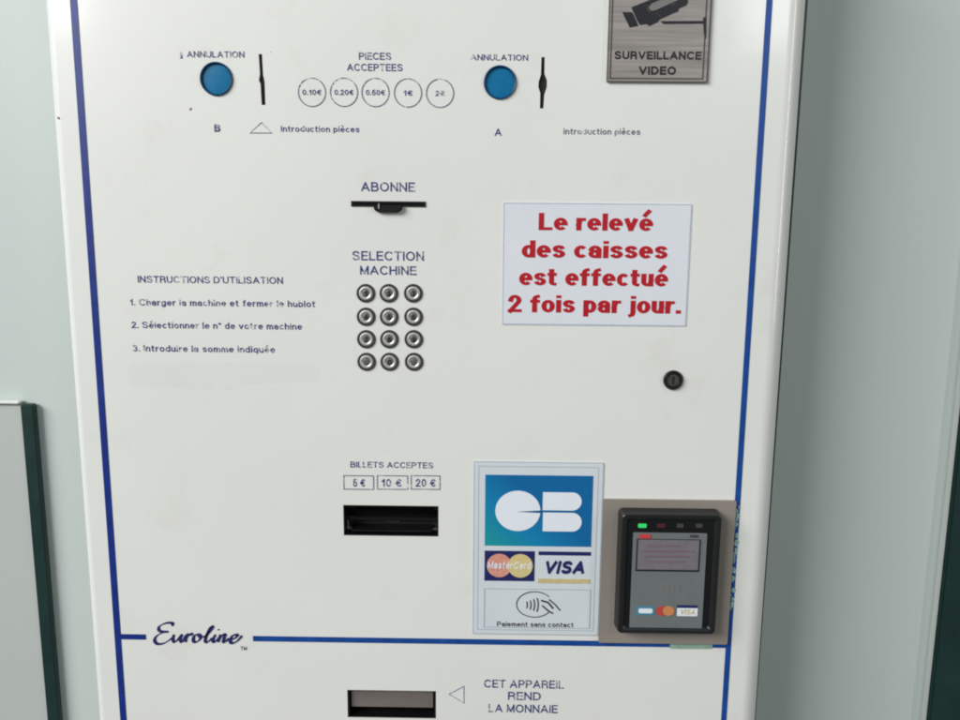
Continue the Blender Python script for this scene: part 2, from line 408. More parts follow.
# front panel: sheet with rounded upright edges, real openings cut in it
def front_profile(rl, rr, depth):
    p = []
    p.append((XL, depth))
    for k in range(13):
        a = math.radians(180 + 90 * k / 12); p.append((XL + rl + rl * math.cos(a), rl + rl * math.sin(a)))
    for k in range(17):
        a = math.radians(270 + 90 * k / 16); p.append((XR - rr + rr * math.cos(a), rr + rr * math.sin(a)))
    p.append((XR, depth))
    return p
pr = front_profile(0.008, 0.018, 0.026)
bm = bmesh.new()
lo = [bm.verts.new((x, y, ZB)) for x, y in pr]; hi = [bm.verts.new((x, y, ZT)) for x, y in pr]
bm.faces.new(lo); bm.faces.new(hi[::-1])
for i in range(len(pr)):
    j = (i + 1) % len(pr); bm.faces.new((lo[i], hi[i], hi[j], lo[j]))
panel = link('front_panel', bm, 'white_paint', M, smooth=True)

holes = []
def hole(pts, y1=0.02):
    b = P(pts, -0.01, y1); bmesh.ops.recalc_face_normals(b, faces=b.faces); holes.append(b)
def slot_outline(cx, pts, zc):  # mirrored outline
    return [(cx + x, zc + z) for x, z in pts] + [(cx - x, zc + z) for x, z in pts[::-1]]
coin_slots = []
for px, py in ((216.5, 79), (500, 82.5)):
    x, z = F(px, py); hole(ell(x, z, .0122, .0122, 40), .004)
for (px, py0, py1, kind) in ((260.5, 54, 105, 0), (543, 57, 108.5, 1)):
    x, zt = F(px, py0); _, zb = F(px, py1); zc = (zt + zb) / 2; h = (zt - zb) / 2
    if kind == 0:
        pts = [(x - .0016, zt), (x + .0012, zt), (x + .0016, zc + .003), (x + .0022, zc + .001), (x + .0026, zc - .002), (x + .0026, zb), (x - .0006, zb), (x - .0010, zc - .003), (x - .0020, zc - .001), (x - .0020, zc + .001), (x - .0012, zc + .004)]
    else:
        pts = [(x - .0012, zt), (x + .0014, zt), (x + .0015, zc + .007), (x + .0036, zc + .002), (x + .0036, zc - .003), (x + .0017, zc - .009), (x + .0012, zb), (x - .0016, zb), (x - .0016, zc - .008), (x - .0032, zc - .003), (x - .0030, zc + .001), (x - .0014, zc + .006)]
    hole(pts, 0.012); coin_slots.append((x, zc, h))
NS = pxrect(343.5, 505.5, 438.5, 536); hole(rect(*NS))
CT = pxrect(347.5, 690.5, 436, 718); hole(rect(*CT))
CS = pxrect(352, 202, 425, 206); CB_ = pxrect(374, 205, 403, 212.5)
hole(rect(*CS), 0.012)
cut = bmesh.new()
for h in holes:
    t = bpy.data.meshes.new('x'); h.to_mesh(t); cut.from_mesh(t); h.free(); bpy.data.meshes.remove(t)
cme = bpy.data.meshes.new('cut'); cut.to_mesh(cme); cut.free()
co = bpy.data.objects.new('cut', cme); COL.objects.link(co)
md = panel.modifiers.new('b', 'BOOLEAN'); md.operation = 'DIFFERENCE'; md.object = co; md.solver = 'EXACT'
bpy.context.view_layer.update()
dg = bpy.context.evaluated_depsgraph_get(); dg.update()
nm = bpy.data.meshes.new_from_object(panel.evaluated_get(dg))
panel.modifiers.clear(); panel.data = nm; nm.name = 'front_panel'
if not nm.materials: nm.materials.append(MATS['white_paint'])
bpy.data.objects.remove(co)
for p in nm.polygons: p.use_smooth = True
nm.set_sharp_from_angle(angle=math.radians(30))

# cabinet behind
bm = P(rect(XL + .004, ZB + .001, XR - .004, ZT - .001), 0.0262, YW - 0.002); link('cabinet_body', bm, 'white_paint', M)
# dark green strip between the front and the cabinet, it stands a little out on the right
bm = bmesh.new(); Ys = 0.030
prism(bm, [(F(802, 0, Ys)[0], ZB + .02), (F(808.3, 0, Ys)[0] - .0025, ZB + .02), (F(808.3, 0, Ys)[0] + .0, ZT - .01), (F(802, 0, Ys)[0], ZT - .01)], Ys, Ys + .004)
link('dark_strip', bm, 'green_metal', M)

# blue printed stripes
YP = -0.0003
def stripe(pts, m='stripe_ink'):
    return link('border_stripe', P(pts, -0.00035, 0.0002), m, M)
w = 0.0057
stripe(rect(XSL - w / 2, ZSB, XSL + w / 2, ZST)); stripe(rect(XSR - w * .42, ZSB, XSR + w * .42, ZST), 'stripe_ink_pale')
hl = 0.0050
xa = F(146, 637)[0]; xb = F(253, 638)[0]
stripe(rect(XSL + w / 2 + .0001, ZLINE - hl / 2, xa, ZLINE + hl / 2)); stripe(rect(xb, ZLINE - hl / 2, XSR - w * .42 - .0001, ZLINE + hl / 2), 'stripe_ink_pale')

# cancel buttons
for px, py in ((216.5, 79), (500, 82.5)):
    x, z = F(px, py); R = .0128
    bt = link('cancel_button', lathe(x, z, [(0, .0003), (R * .84, .0003), (R * .895, .0004), (R * .90, .0010)], 48), 'blue_button', M, smooth=True)
    link('button_collar', lathe(x, z, [(R * .905, .0006), (R * .915, -.0014), (R * .96, -.0018), (R * 1.01, -.0013), (R * 1.03, .001)], 48), 'button_rim', bt, smooth=True)
# coin slots: dark chute plate seen through each opening
for x, zc, h in coin_slots:
    link('coin_slot', P(rect(x - .004, zc - h + .0003, x + .004, zc + h - .0003), .0020, .0115), 'void_black', M)

# lettering: the blocks of captions
T = 'text_ink'
text('caption', 'ANNULATION', 187, 244.5, 57.5, 6.2, T, M, bold=.008)
text('caption', 'i', 180.5, 182.5, 58.5, 6.0, T, M)
text('caption', 'ANNULATION', 470.5, 528, 60.5, 6.0, T, M, bold=.008)
text('caption', 'PIECES', 359, 391, 59.8, 7.2, T, M, bold=.008)
text('caption', 'ACCEPTEES', 347, 402.5, 71, 7.2, T, M, bold=.008)
text('caption', 'B', 214.5, 220.5, 131.8, 7.5, T, M, bold=.10)
text('caption', 'Introduction pièces', 281, 359.5, 132, 6.0, T, M, bold=.008)
text('caption', 'A', 494.5, 501.5, 136, 7.5, T, M, bold=.01)
text('caption', 'introduction pièces', 563.5, 640, 134.5, 6.0, 'grey_ink', M, bold=.004)
text('caption', 'ABONNE', 361, 415, 191.5, 9.3, T, M, bold=.012, space=1.05)
text('caption', 'SELECTION', 352.5, 424, 260.5, 9.2, T, M, bold=.012, space=1.05)
text('caption', 'MACHINE', 360, 416.5, 274.8, 8.8, T, M, bold=.014)
text('caption', "INSTRUCTIONS D'UTILISATION", 138, 283, 283.2, 6.8, T, M, bold=.008)
text('caption', '1. Charger la machine et fermer le hublot', 130, 315, 306.2, 6.4, T, M, bold=.012)
text('caption', '2. Sélectionner le n° de votre machine', 131.5, 302, 328.8, 6.4, T, M, bold=.012)
text('caption', '3. Introduire la somme indiquée', 133, 275, 352, 6.4, T, M, bold=.012)
text('caption', 'BILLETS ACCEPTES', 350.5, 433, 467.8, 5.8, T, M, bold=.008)
text('caption', 'CET APPAREIL', 484, 563.5, 688, 8.0, T, M, bold=.008)
text('caption', 'REND', 508, 540.5, 700, 8.0, T, M, bold=.008)
text('caption', 'LA MONNAIE', 488.5, 557.5, 712.5, 8.0, T, M, bold=.008)
# faded patch of worn print below the instructions
bmx = bmesh.new()
q = pxs([(129, 364), (200, 362.5), (318, 364), (321, 373), (316, 382), (250, 384), (236, 390), (170, 388), (131, 385), (127, 374)])
prism(bmx, q, -.0002, .0002)
link('faded_print', bmx, 'faint_ink', M)
# coin value rings
for px, py, s in ((312, 92.3, '0.10€'), (344, 92.3, '0.20€'), (375.5, 92.5, '0.50€'), (408, 93, '1€'), (440, 93.3, '2€')):
    x, z = F(px, py); R = F(px + 13.6, py)[0] - x
    o = link('coin_symbol', ribbon(bmesh.new(), ell(x, z, R, R, 48), .00075, -.0003, .0002, True), 'grey_ink', M)
    hw = 9.5 if len(s) > 2 else 4.6
    text('coin_value', s, px - hw, px + hw, py + 2.7, 5.4, T, o, bold=.012)
# triangles
for pts, m_ in (([(250, 133), (272, 133), (261.5, 122.5)], 'grey_ink'), ([(449, 694), (464, 686.2), (464, 703)], 'text_ink')):
    q = pxs(pts); link('arrow_mark', ribbon(bmesh.new(), q, .00085, -.0003, .0002, True), m_, M)
# banknote values
for x0, x1, s, t0, t1 in ((343.5, 374, '5 €', 353, 365), (377, 408, '10 €', 381.5, 401.5), (410.8, 440.3, '20 €', 415.5, 435.5)):
    a = pxrect(x0, 475.3, x1, 489.6); bm = bmesh.new(); e = .0007
    ring(bm, rect(*a), rect(a[0] + e, a[1] + e, a[2] - e, a[3] - e), -.0003, .0002)
    o = link('value_box', bm, 'grey_ink', M)
    text('banknote_value', s, t0, t1, 486.6, 7.6, T, o, bold=.012, space=1.1)

# subscriber card reader slot
bm = bmesh.new(); a = CS
ring(bm, rect(a[0] - .0006, a[1] - .0006, a[2] + .0006, a[3] + .0006), rect(a[0] + .0010, a[1] + .0011, a[2] - .0010, a[3] - .0011), -.0008, .001)
sl = link('card_slot', bm, 'black_plastic', M)
link('slot_throat', P(rect(a[0] + .0005, a[1] + .0003, a[2] - .0005, a[3] - .0003), .004, .011), 'void_black', sl)
b = CB_; xm = (b[0] + b[2]) / 2
bm = bmesh.new()
prism(bm, [(b[0], b[3] - .0002), (b[0] + .0006, b[1] + .0018), (b[0] + .0035, b[1]), (b[2] - .0035, b[1]), (b[2] - .0006, b[1] + .0018), (b[2], b[3] - .0002)], -.0042, .0008)
bmesh.ops.bevel(bm, geom=[e for e in bm.edges], offset=.0005, segments=2, affect='EDGES')
link('slot_lip', bm, 'black_plastic', sl)
x_, z_ = F(379.5, 206.5); link('slot_rib', P(rect(x_ - .0004, z_ - .0018, x_ + .0004, z_ + .0022), -.0049, -.0041), 'steel', sl)

# keypad
digits = iter('123456789 0 ')
for r_, py in enumerate((293.3, 316.8, 339.2, 361.8)):
    for c_, px in enumerate((366.3, 389.3, 413.7)):
        x, z = F(px + (r_ - 1.5) * .25, py); R = .0079
        ro = lathe(x, z, [(R * .80, .0008), (R * .80, -.0005), (R * .84, -.0010), (R * .94, -.0010), (R * .99, -.0004), (R * .99, .001)], 40)
        k = link('keypad_key', ro, 'key_rim', M, smooth=True)
        link('key_cap', lathe(x, z, [(0, -.0006), (R * .39, -.0006), (R * .45, -.0011), (R * .56, -.0013), (R * .70, -.0010), (R * .76, -.0003), (R * .76, .0008)], 40), 'steel', k, smooth=True)
        link('key_groove', lathe(x, z, [(R * .765, .0008), (R * .765, -.0002), (R * .795, -.0002), (R * .795, .0008)], 40), 'void_black', k)
        link('key_inlay', lathe(x, z, [(0, -.0009), (R * .36, -.0009), (R * .40, -.0007), (R * .41, -.0002)], 32), 'key_grey', k, smooth=True)
        dg_ = next(digits)
        if dg_ != ' ': text('key_digit', dg_, px + (r_ - 1.5) * .25 - 1.7, px + (r_ - 1.5) * .25 + 1.7, py + 2.4, 4.8, 'void_black', k, bold=.06, lift=.0011)

# lock
x, z = F(673, 380); R = .0083
lk = link('door_lock', lathe(x, z, [(R * .62, -.0016), (R * .70, -.0026), (R * .88, -.0026), (R, -.0014), (R, .001)], 48), 'black_plastic', M, smooth=True)
link('lock_core', lathe(x, z, [(0, -.0012), (R * .61, -.0012), (R * .61, .0006)], 40), 'dark_steel', lk, smooth=True)
link('keyhole', P([(x - .0007, z - .0035), (x + .0007, z - .0035), (x + .0009, z + .0030), (x - .0009, z + .0030)], -.0016, -.0005), 'void_black', lk)

# banknote slot
x0, z0, x1, z1 = NS
bm = bmesh.new(); e = .0012
ring(bm, rect(x0 + .0001, z0 + .0001, x1 - .0001, z1 - .0001), rect(x0 + e, z0 + e, x1 - e, z1 - e), .0002, .012)
ns = link('banknote_slot', bm, 'gloss_black', M)
# concave throat above, thin tongue below
bm = bmesh.new(); prof = []
for k in range(11):
    t = k / 10; prof.append((z1 - e - t * (z1 - z0) * .62, .0035 + .010 * math.sin(t * PI * .55)))
fr = [bm.verts.new((x0 + e, y, z)) for z, y in prof]; f2 = [bm.verts.new((x1 - e, y, z)) for z, y in prof]
bk = [bm.verts.new((x0 + e, .018, z)) for z, y in prof]; b2 = [bm.verts.new((x1 - e, .018, z)) for z, y in prof]
for i in range(10):
    bm.faces.new((fr[i], f2[i], f2[i + 1], fr[i + 1])); bm.faces.new((bk[i], bk[i + 1], b2[i + 1], b2[i]))
    bm.faces.new((fr[i], fr[i + 1], bk[i + 1], bk[i])); bm.faces.new((f2[i], b2[i], b2[i + 1], f2[i + 1]))
bm.faces.new((fr[0], bk[0], b2[0], f2[0])); bm.faces.new((fr[-1], f2[-1], b2[-1], bk[-1]))
link('slot_throat', bm, 'gloss_black', ns, smooth=True)
bm = P(rect(x0 + .006, z0 + .0030, x1 - .006, z0 + .0046), .0015, .018)
bmesh.ops.bevel(bm, geom=[e_ for e_ in bm.edges], offset=.0005, segments=2, affect='EDGES')
link('slot_lip', bm, 'black_plastic', ns)
xm = (x0 + x1) / 2
link('slot_rib', P(rect(xm - .006, z0 + .0066, xm + .006, z0 + .0071), .0168, .018), 'grey_steel', ns)
link('slot_backing', P(rect(x0 + e, z0 + e, x1 - e, z1 - e), .0182, .0198), 'void_black', ns)

# change tray with its flap
x0, z0, x1, z1 = CT
ct = link('change_tray', P(rect(x0 + .0002, z0 + .0002, x1 - .0002, z1 - .0002), .0185, .0198), 'void_black', M)
zf = z0 + (z1 - z0) * .30
bm = P(rect(x0 + .0030, zf, x1 - .0030, z1 - .0006), .0036, .0052)
bmesh.ops.bevel(bm, geom=[e_ for e_ in bm.edges if abs(e_.verts[0].co.z - zf) < 1e-5 and abs(e_.verts[1].co.z - zf) < 1e-5], offset=.0006, segments=2, affect='EDGES')
link('tray_flap', bm, 'flap_metal', ct)
bm = bmesh.new(); prism(bm, rect(x0 + .0001, z0 + .0001, x0 + .0016, z1 - .0001), .0004, .0184)
prism(bm, rect(x1 - .0016, z0 + .0001, x1 - .0001, z1 - .0001), .0004, .0184)
prism(bm, rect(x0 + .0018, z0 + .0001, x1 - .0018, z0 + .0007), .0004, .0184)
prism(bm, rect(x0 + .0018, z1 - .0005, x1 - .0018, z1 - .0001), .0004, .0184)
link('tray_liner', bm, 'black_plastic', ct)

# script name on the lower stripe
def pen(strokes_, name, m, parent, ox, oy, sc, wmin, wmax, ang):
    """broad pen lettering: (x,y) rows measured downwards"""
    bm = bmesh.new()
    for i, st in enumerate(strokes_):
        c = cr(st); ws = []
        for k in range(len(c)):
            p, q = c[max(0, k - 1)], c[min(len(c) - 1, k + 1)]
            a = math.atan2(-(q[1] - p[1]), q[0] - p[0]); s_ = abs(math.sin(a - ang))
            e_ = min(1, .35 + min(k, len(c) - 1 - k) / 3)
            ws.append((wmin + (wmax - wmin) * s_) * e_)
        q = [F(ox + x * sc, oy + y * sc) for x, y in c]
        ribbon(bm, q, ws, -.0003 - i * .00002, .0002 + i * .00001)
    return link(name, bm, m, parent)
E = [[(372, 96), (376, 80), (350, 76), (318, 84), (294, 102), (298, 124), (328, 130), (352, 128)], [(352, 129), (318, 134), (282, 154), (268, 180), (284, 202), (320, 200), (352, 182), (372, 166)]]
u = [[(386, 146), (378, 170), (384, 190), (400, 184), (420, 160), (430, 146)], [(434, 144), (424, 170), (428, 190), (444, 184)]]
r = [[(444, 184), (452, 160), (462, 146), (474, 150), (484, 146)], [(466, 146), (456, 172), (452, 192)], [(470, 150), (486, 142), (494, 150)]]
o_ = [[(528, 146), (508, 152), (500, 174), (506, 190), (524, 188), (542, 170), (540, 150), (526, 146)], [(530, 150), (540, 158), (554, 160), (566, 154)]]
l_ = [[(566, 166), (590, 140), (614, 108), (612, 98), (600, 108), (580, 150), (572, 180), (580, 192), (596, 184), (612, 166)]]
i_ = [[(634, 146), (620, 172), (622, 190), (638, 184), (652, 166)], [(648, 120), (656, 114)]]
n_ = [[(664, 146), (656, 170), (648, 192)], [(656, 170), (676, 148), (690, 148), (684, 170), (682, 190), (696, 186), (712, 168)]]
e_ = [[(722, 176), (748, 168), (764, 152), (756, 145)], [(756, 145), (734, 154), (722, 178), (728, 196), (752, 192), (776, 172), (792, 152)]]
st = E + u + r + o_ + l_ + i_ + n_ + e_
pen(st, 'script_lettering', 'script_ink', M, 110, 610, 1 / 6.0, .0009, .0033, math.radians(30))
text('trademark_symbol', 'TM', 240.5, 247, 650, 3.6, 'grey_ink', M, bold=.02)

# torn film residue by the card reader and small chips in the paint
bm = bmesh.new()
for k in range(26):
    py = 503 + k * 4.2 + random.uniform(-1, 1); px = 737.0 - (py - 500) * .065 + random.uniform(-2.6, 2.6)
    if 560 < py < 588 and k % 2: continue
    x, z = F(px, py); rr = random.uniform(.0012, .0030)
    pts = [(x + rr * random.uniform(.5, 1.1) * math.cos(t * PI / 4), z + rr * 1.3 * random.uniform(.6, 1.2) * math.sin(t * PI / 4)) for t in range(8)]
    prism(bm, pts, -.00042 - .000005 * k, .0001)
link('adhesive_residue', bm, 'residue', M)
q = pxrect(670, 642.8, 712, 648.6)
link('adhesive_residue', P([(q[0], q[1]), (q[0] + .01, q[1] - .0003), (q[2], q[1] + .0002), (q[2] + .0005, q[3]), (q[0] - .0004, q[3])], -.00045, .0001), 'green_residue', M, label='pale green strip of glue residue')
for px, py, rr in ((58.5, 118, .0011), (190.5, 109, .0012), (271, 52, .0004)):
    x, z = F(px, py)
    pts = [(x + rr * random.uniform(.6, 1.1) * math.cos(t * PI / 4), z + rr * random.uniform(.6, 1.2) * math.sin(t * PI / 4)) for t in range(8)]
    link('paint_chip', P(pts, -.0002, .0002), 'dirt', M)

# ------------------------------------------------------------------ red notice
a = pxrect(502.5, 203, 689, 325.5)
N_ = thing('notice_sticker', 'pale blue rectangular sticker with four lines of bold red lettering', 'sticker', ((a[0] + a[2]) / 2, 0, a[1]))
link('sticker_film', P(rrect(*a, .001, 3), -.0006, .00005), 'notice_film', N_)
bm = bmesh.new(); e = .0011
ring(bm, rect(a[0] + .0003, a[1] + .0003, a[2] - .0003, a[3] - .0003), rect(a[0] + e, a[1] + e, a[2] - e, a[3] - e), -.00068, -.0003); link('sticker_rim', bm, 'notice_rim', N_)
for s, x0, x1, yb in (('Le relevé', 538.5, 652.5, 230.5), ('des caisses', 521.5, 667, 258), ('est effectué', 519, 667.5, 285.7), ('2 fois par jour.', 507, 680.5, 312.7)):
    text('notice_lettering', s, x0, x1, yb, 17.2, 'red_ink', N_, bold=.195, space=.52, thin=.170, lift=.0009)

# ------------------------------------------------------------------ bank card sticker
a = pxrect(473, 461.5, 601, 634.5)
C_ = thing('card_sticker', 'tall pale sticker with a blue emblem above two card marks and a contactless symbol', 'sticker', ((a[0] + a[2]) / 2, 0, a[1]))
link('sticker_film', P(rrect(*a, .0015, 3), -.0007, .00005), 'card_film', C_)
bm = bmesh.new(); e = .0009
ring(bm, rect(a[0] + .0003, a[1] + .0003, a[2] - .0003, a[3] - .0003), rect(a[0] + e, a[1] + e, a[2] - e, a[3] - e), -.00078, -.0004)
g = .0042; e = .0006
ring(bm, rect(a[0] + g, a[1] + g, a[2] - g, a[3] - g), rect(a[0] + g + e, a[1] + g + e, a[2] - g - e, a[3] - g - e), -.00078, -.0004)
link('sticker_rim', bm, 'card_rim', C_)
YA = -.0010
em = link('bank_emblem', P(rect(*pxrect(485, 475, 592, 545.8)), YA, -.0003), 'emblem_blue', C_)
x, z = F(517.8, 510.5); R1 = F(540.3, 510.5)[0] - x; R2 = F(517.8, 490.3)[1] - z
bm = bmesh.new(); prism(bm, ell(x, z, R1, R2, 56), -.0012, -.0008)
for yt, yb in ((492, 510), (512.3, 531)):
    q = pxrect(542.7, yt, 581.5, yb); r_ = (q[3] - q[1]) / 2 * .98
    prism(bm, [(q[0], q[1])] + ell(q[2] - r_, (q[1] + q[3]) / 2, r_, (q[3] - q[1]) / 2, 20, -90, 90) + [(q[0], q[3])], -.0012, -.0008)
link('emblem_letters', bm, 'logo_white', em)
q = pxs([(516.5, 511.2), (541.5, 509.9), (541.5, 512.6)]); link('emblem_slit', P(q, -.0013, -.0010), 'emblem_dark', em)
mc = link('card_mark', P(rect(*pxrect(484.5, 550.5, 534.5, 580.5)), YA, -.0003), 'navy_ink', C_)
x, z = F(499.2, 565); R1 = F(511.6, 565)[0] - x
link('mark_disc', P(ell(x, z, R1, R1, 40), -.0012, -.0008), 'orange_print', mc)
x, z = F(520.3, 565.3); link('mark_disc', P(ell(x, z, R1, R1, 40), -.0014, -.0008), 'yellow_print', mc)
text('mark_lettering', 'MasterCard', 487.5, 531.5, 568, 7, 'logo_white', mc, bold=.01, shear=.2, lift=.0016)
vs = link('card_mark', P(rect(*pxrect(538.5, 551.3, 590.8, 555)), YA, -.0003), 'navy_ink', C_)
text('mark_lettering', 'VISA', 545.5, 584, 573.5, 13, 'navy_ink', vs, bold=.12, shear=.28, space=.8, lift=.0011)
link('mark_band', P(rect(*pxrect(538, 578.5, 589.8, 583)), YA, -.0003), 'gold_print', vs)
q = pxrect(484, 588.5, 590, 627.5); bm = bmesh.new(); e = .0005
ring(bm, rect(*q), rect(q[0] + e, q[1] + e, q[2] - e, q[3] - e), YA, -.0004)
cl = link('contactless_mark', bm, 'card_rim', C_)
bm = bmesh.new(); x, z = F(534.5, 604); R1 = F(552.5, 604)[0] - x; R2 = F(534.5, 591.3)[1] - z
ribbon(bm, ell(x, z, R1, R2, 48, 38, 322), .00075, -.00105, -.0006)
for k, (px, hh) in enumerate(((526.5, 4), (529.8, 5.6), (533, 7.2), (536.3, 8.6))):
    x, z = F(px, 604.5); h_ = hh * .00082
    ribbon(bm, [(x + h_ * .28 * math.cos(t) - .0004, z + h_ * math.sin(t)) for t in [(-1.15 + 2.3 * j / 8) for j in range(9)]], .0010, -.00106, -.0006)
ribbon(bm, pxs([(541, 600), (548, 602), (553, 608)]), .0016, -.00107, -.0006)
ribbon(bm, pxs([(542, 605), (549, 611), (553, 613)]), .0013, -.00108, -.0006)
ribbon(bm, pxs([(549, 599), (555, 604), (560, 610)]), .0011, -.00109, -.0006)
link('wave_symbol', bm, 'symbol_ink', cl)
text('mark_lettering', 'Paiement sans contact', 497, 573, 626.2, 4.6, 'symbol_ink', cl, bold=-.01, lift=.0011)

# ------------------------------------------------------------------ surveillance plate
x0 = (F(608.8, 0)[0] + F(606, 83)[0]) / 2; x1 = (F(712, 0)[0] + F(706.8, 83)[0]) / 2
z0 = F(656, 82.8)[1]; z1 = F(656, -38)[1]
V = thing('surveillance_sign', 'brushed grey plate with a black camera pictogram and bold capitals', 'sign', ((x0 + x1) / 2, 0, z0))
bm = P(rrect(x0, z0, x1, z1, .001, 3), -.0022, .00005)
link('sign_plate', bm, 'brushed_plate', V)
bm = bmesh.new(); g = .0022; e = .0011
ring(bm, rect(x0 + g, z0 + g, x1 - g * 1.7, z1 - g), rect(x0 + g + e, z0 + g + e, x1 - g * 1.7 - e, z1 - g - e), -.0024, -.002)
ring(bm, rect(x0 + .0002, z0 + .0002, x1 - .0002, z1 - .0002), rect(x0 + .0009, z0 + .0009, x1 - .0014, z1 - .0009), -.0024, -.002)
link('sign_border', bm, 'plate_rim', V)
def s6(pts): return [F(590 + x / 6.857, y / 6.857) for x, y in pts]
bm = bmesh.new()
prism(bm, s6([(218, 88), (284, 90), (292, 100), (328, 182), (268, 194), (262, 178), (232, 118)]), -.0025, -.002)
prism(bm, s6([(280, 56), (385, 14), (560, -60), (640, -70), (668, 18), (655, 42), (604, 64), (600, 84), (566, 96), (470, 140), (462, 156), (400, 184), (384, 170), (338, 176), (322, 150), (300, 100)]), -.00255, -.002)
prism(bm, s6([(478, 150), (775, 148), (778, 168), (500, 170)]), -.00245, -.002)
prism(bm, s6([(770, 125), (792, 125), (790, 270), (776, 240)]), -.00260, -.002)
pg = link('camera_pictogram', bm, 'black_ink', V)
link('pictogram_casing', P(s6([(398, 56), (420, 30), (560, -30), (610, -30), (600, 6), (440, 78), (412, 80)]), -.0028, -.0024), 'camera_grey', pg)
text('sign_lettering', 'SURVEILLANCE', 614, 700.5, 60, 8, 'black_ink', V, bold=.07, lift=.0025)
text('sign_lettering', 'VIDEO', 638, 675, 75.3, 8.4, 'black_ink', V, bold=.09, lift=.0025)

# ------------------------------------------------------------------ card reader on its plate
a = (F(600.5, 570)[0], F(665, 642)[1], F(731, 570)[0], F(668, 499)[1])
K = thing('card_reader', 'black contactless card reader with a grey face and one green light on a taupe plate', 'card reader', ((a[0] + a[2]) / 2, 0, a[1]))
bm = P(rrect(*a, .0015, 3), -.0030, -.0005)
link('mounting_plate', bm, 'taupe_plate', K)
YF = -.016
def loft(rows, bm=None, capf=True, capb=True):
    bm = bm or bmesh.new(); R = [[bm.verts.new((x, y, z)) for x, z in pts] for pts, y in rows]
    for p, q in zip(R, R[1:]):
        for i in range(len(p)):
            j = (i + 1) % len(p); bm.faces.new((p[i], p[j], q[j], q[i]))
    if capb: bm.faces.new(R[0])
    if capf: bm.faces.new(R[-1][::-1])
    return bm
h = pxrect(619.5, 514.5, 719, 634.5, YF)
hb = (h[0] - .001, h[1] - .0005, h[2] + .0005, h[3] + .001)
def rr_(q, d, r): return rrect(q[0] + d, q[1] + d, q[2] - d, q[3] - d, r, 6)
bm = loft([(rr_(hb, 0, .0040), -.0028), (rr_(h, 0, .0038), YF + .002), (rr_(h, .0004, .0036), YF + .0006), (rr_(h, .0012, .0030), YF), (rr_(h, .0034, .0024), YF + .0001), (rr_(h, .0046, .002), YF + .0006), (rr_(h, .0062, .002), YF + .0030)])
hs = link('reader_housing', bm, 'reader_body', K, smooth=True)
Yf = YF + .0028
# black window carrying the lights
q = pxrect(626, 520, 711, 630.5, Yf)
link('reader_window', P(rrect(*q, .003, 5), Yf - .0004, Yf + .0012), 'gloss_black', K)
Yg = Yf - .0012
q = pxrect(631.3, 533, 704.5, 628.3, Yg)
fc = link('reader_face', P(rrect(*q, .0012, 4), Yg, Yf + .0004), 'reader_face', K)
Yd = Yg - .0002
q = pxrect(637.2, 539.5, 698.8, 569.8, Yd)
bm = bmesh.new(); e = .0008
ring(bm, rect(q[0] - e, q[1] - e * 1.6, q[2] + e, q[3] + .0003), rect(*q), Yd - .0004, Yg + .0004)
link('screen_frame', bm, 'reader_body', fc)
sc = link('screen', P(rect(*q), Yd, Yg + .0003), 'reader_glass', fc)
K2 = fc
for s, x0, x1, yb in (('PRESENTEZ', 650, 686, 549), ('VOTRE CARTE', 645, 691, 557), ('SVP', 657, 679, 565)):
    pass
bm = bmesh.new()
for x0, x1, yy in ((648, 680, 546), (642, 694, 551.5), (645, 690, 556.5), (650, 686, 562)):
    random.seed(int(yy)); xx = x0
    while xx < x1:
        ww = random.uniform(1.5, 4.5); qq = pxrect(xx, yy - .9, min(x1, xx + ww), yy + .9, Yd); prism(bm, rect(*qq), Yd - .0002, Yd + .0001); xx += ww + random.uniform(.8, 1.8)
link('screen_text', bm, 'reader_text', fc)
q = pxrect(639.5, 534.3, 650.5, 538.3, Yg); link('brand_badge', P(rrect(*q, .0006), Yg - .0007, Yg + .0002), 'badge_red', fc)
q = pxrect(690, 534.8, 698, 537.3, Yg); link('brand_badge', P(rrect(*q, .0004), Yg - .0006, Yg + .0002), 'led_off', fc, label='small grey mark at the right of the face')
Yl = Yf - .0004
for px, m_, hw in ((642.3, 'led_green', 4.2), (661, 'led_red', 4.2), (680, 'led_off', 3.4), (699, 'led_off', 3.4)):
    q = pxrect(px - hw, 523.6, px + hw, 527.6, Yl); link('status_light', P(rrect(*q, .0009), Yl - .0005, Yl + .0002), m_, K)
# small printed card marks on the face
def small(x0, y0, x1, y1, m_, lift): return P(rect(*pxrect(x0, y0, x1, y1, Yg)), Yg - lift, Yg + .0001), m_
b_, m_ = small(636.3, 606.2, 654.5, 615.2, 'icon_blue', .0003); im = link('card_mark', b_, m_, fc)
q = pxrect(638.5, 608.3, 652.5, 613, Yg); link('card_mark', P(rrect(*q, .0015), Yg - .0005, Yg), 'logo_white', fc)
for px, m_, l in ((661.5, 'icon_red', .0004), (668.5, 'icon_orange', .0006)):
    x, z = F(px, 610.8, Yg); link('card_mark', P(ell(x, z, .0050, .0044, 28), Yg - l, Yg), m_, fc)
b_, m_ = small(677, 606.6, 697.5, 616, 'logo_white', .0003); link('card_mark', b_, m_, fc)
b_, m_ = small(677, 605.2, 697.5, 607.8, 'navy_ink', .0005); link('card_mark', b_, m_, fc)
text('mark_lettering', 'VISA', 680.5, 694.5, 614.3, 5, 'gold_print', fc, bold=.08, shear=.25, Y=Yg, lift=.0005)
bm = bmesh.new()
for k in range(4):
    x, z = F(662 + k * 5, 588, Yg); h_ = .0022 + .001 * k
    ribbon(bm, [(x + h_ * .4 * math.cos(t), z + h_ * math.sin(t)) for t in [(-1.0 + 2.0 * j / 8) for j in range(9)]], .0008, Yg - .0002, Yg + .0001)
link('wave_symbol', bm, 'camera_grey', fc)

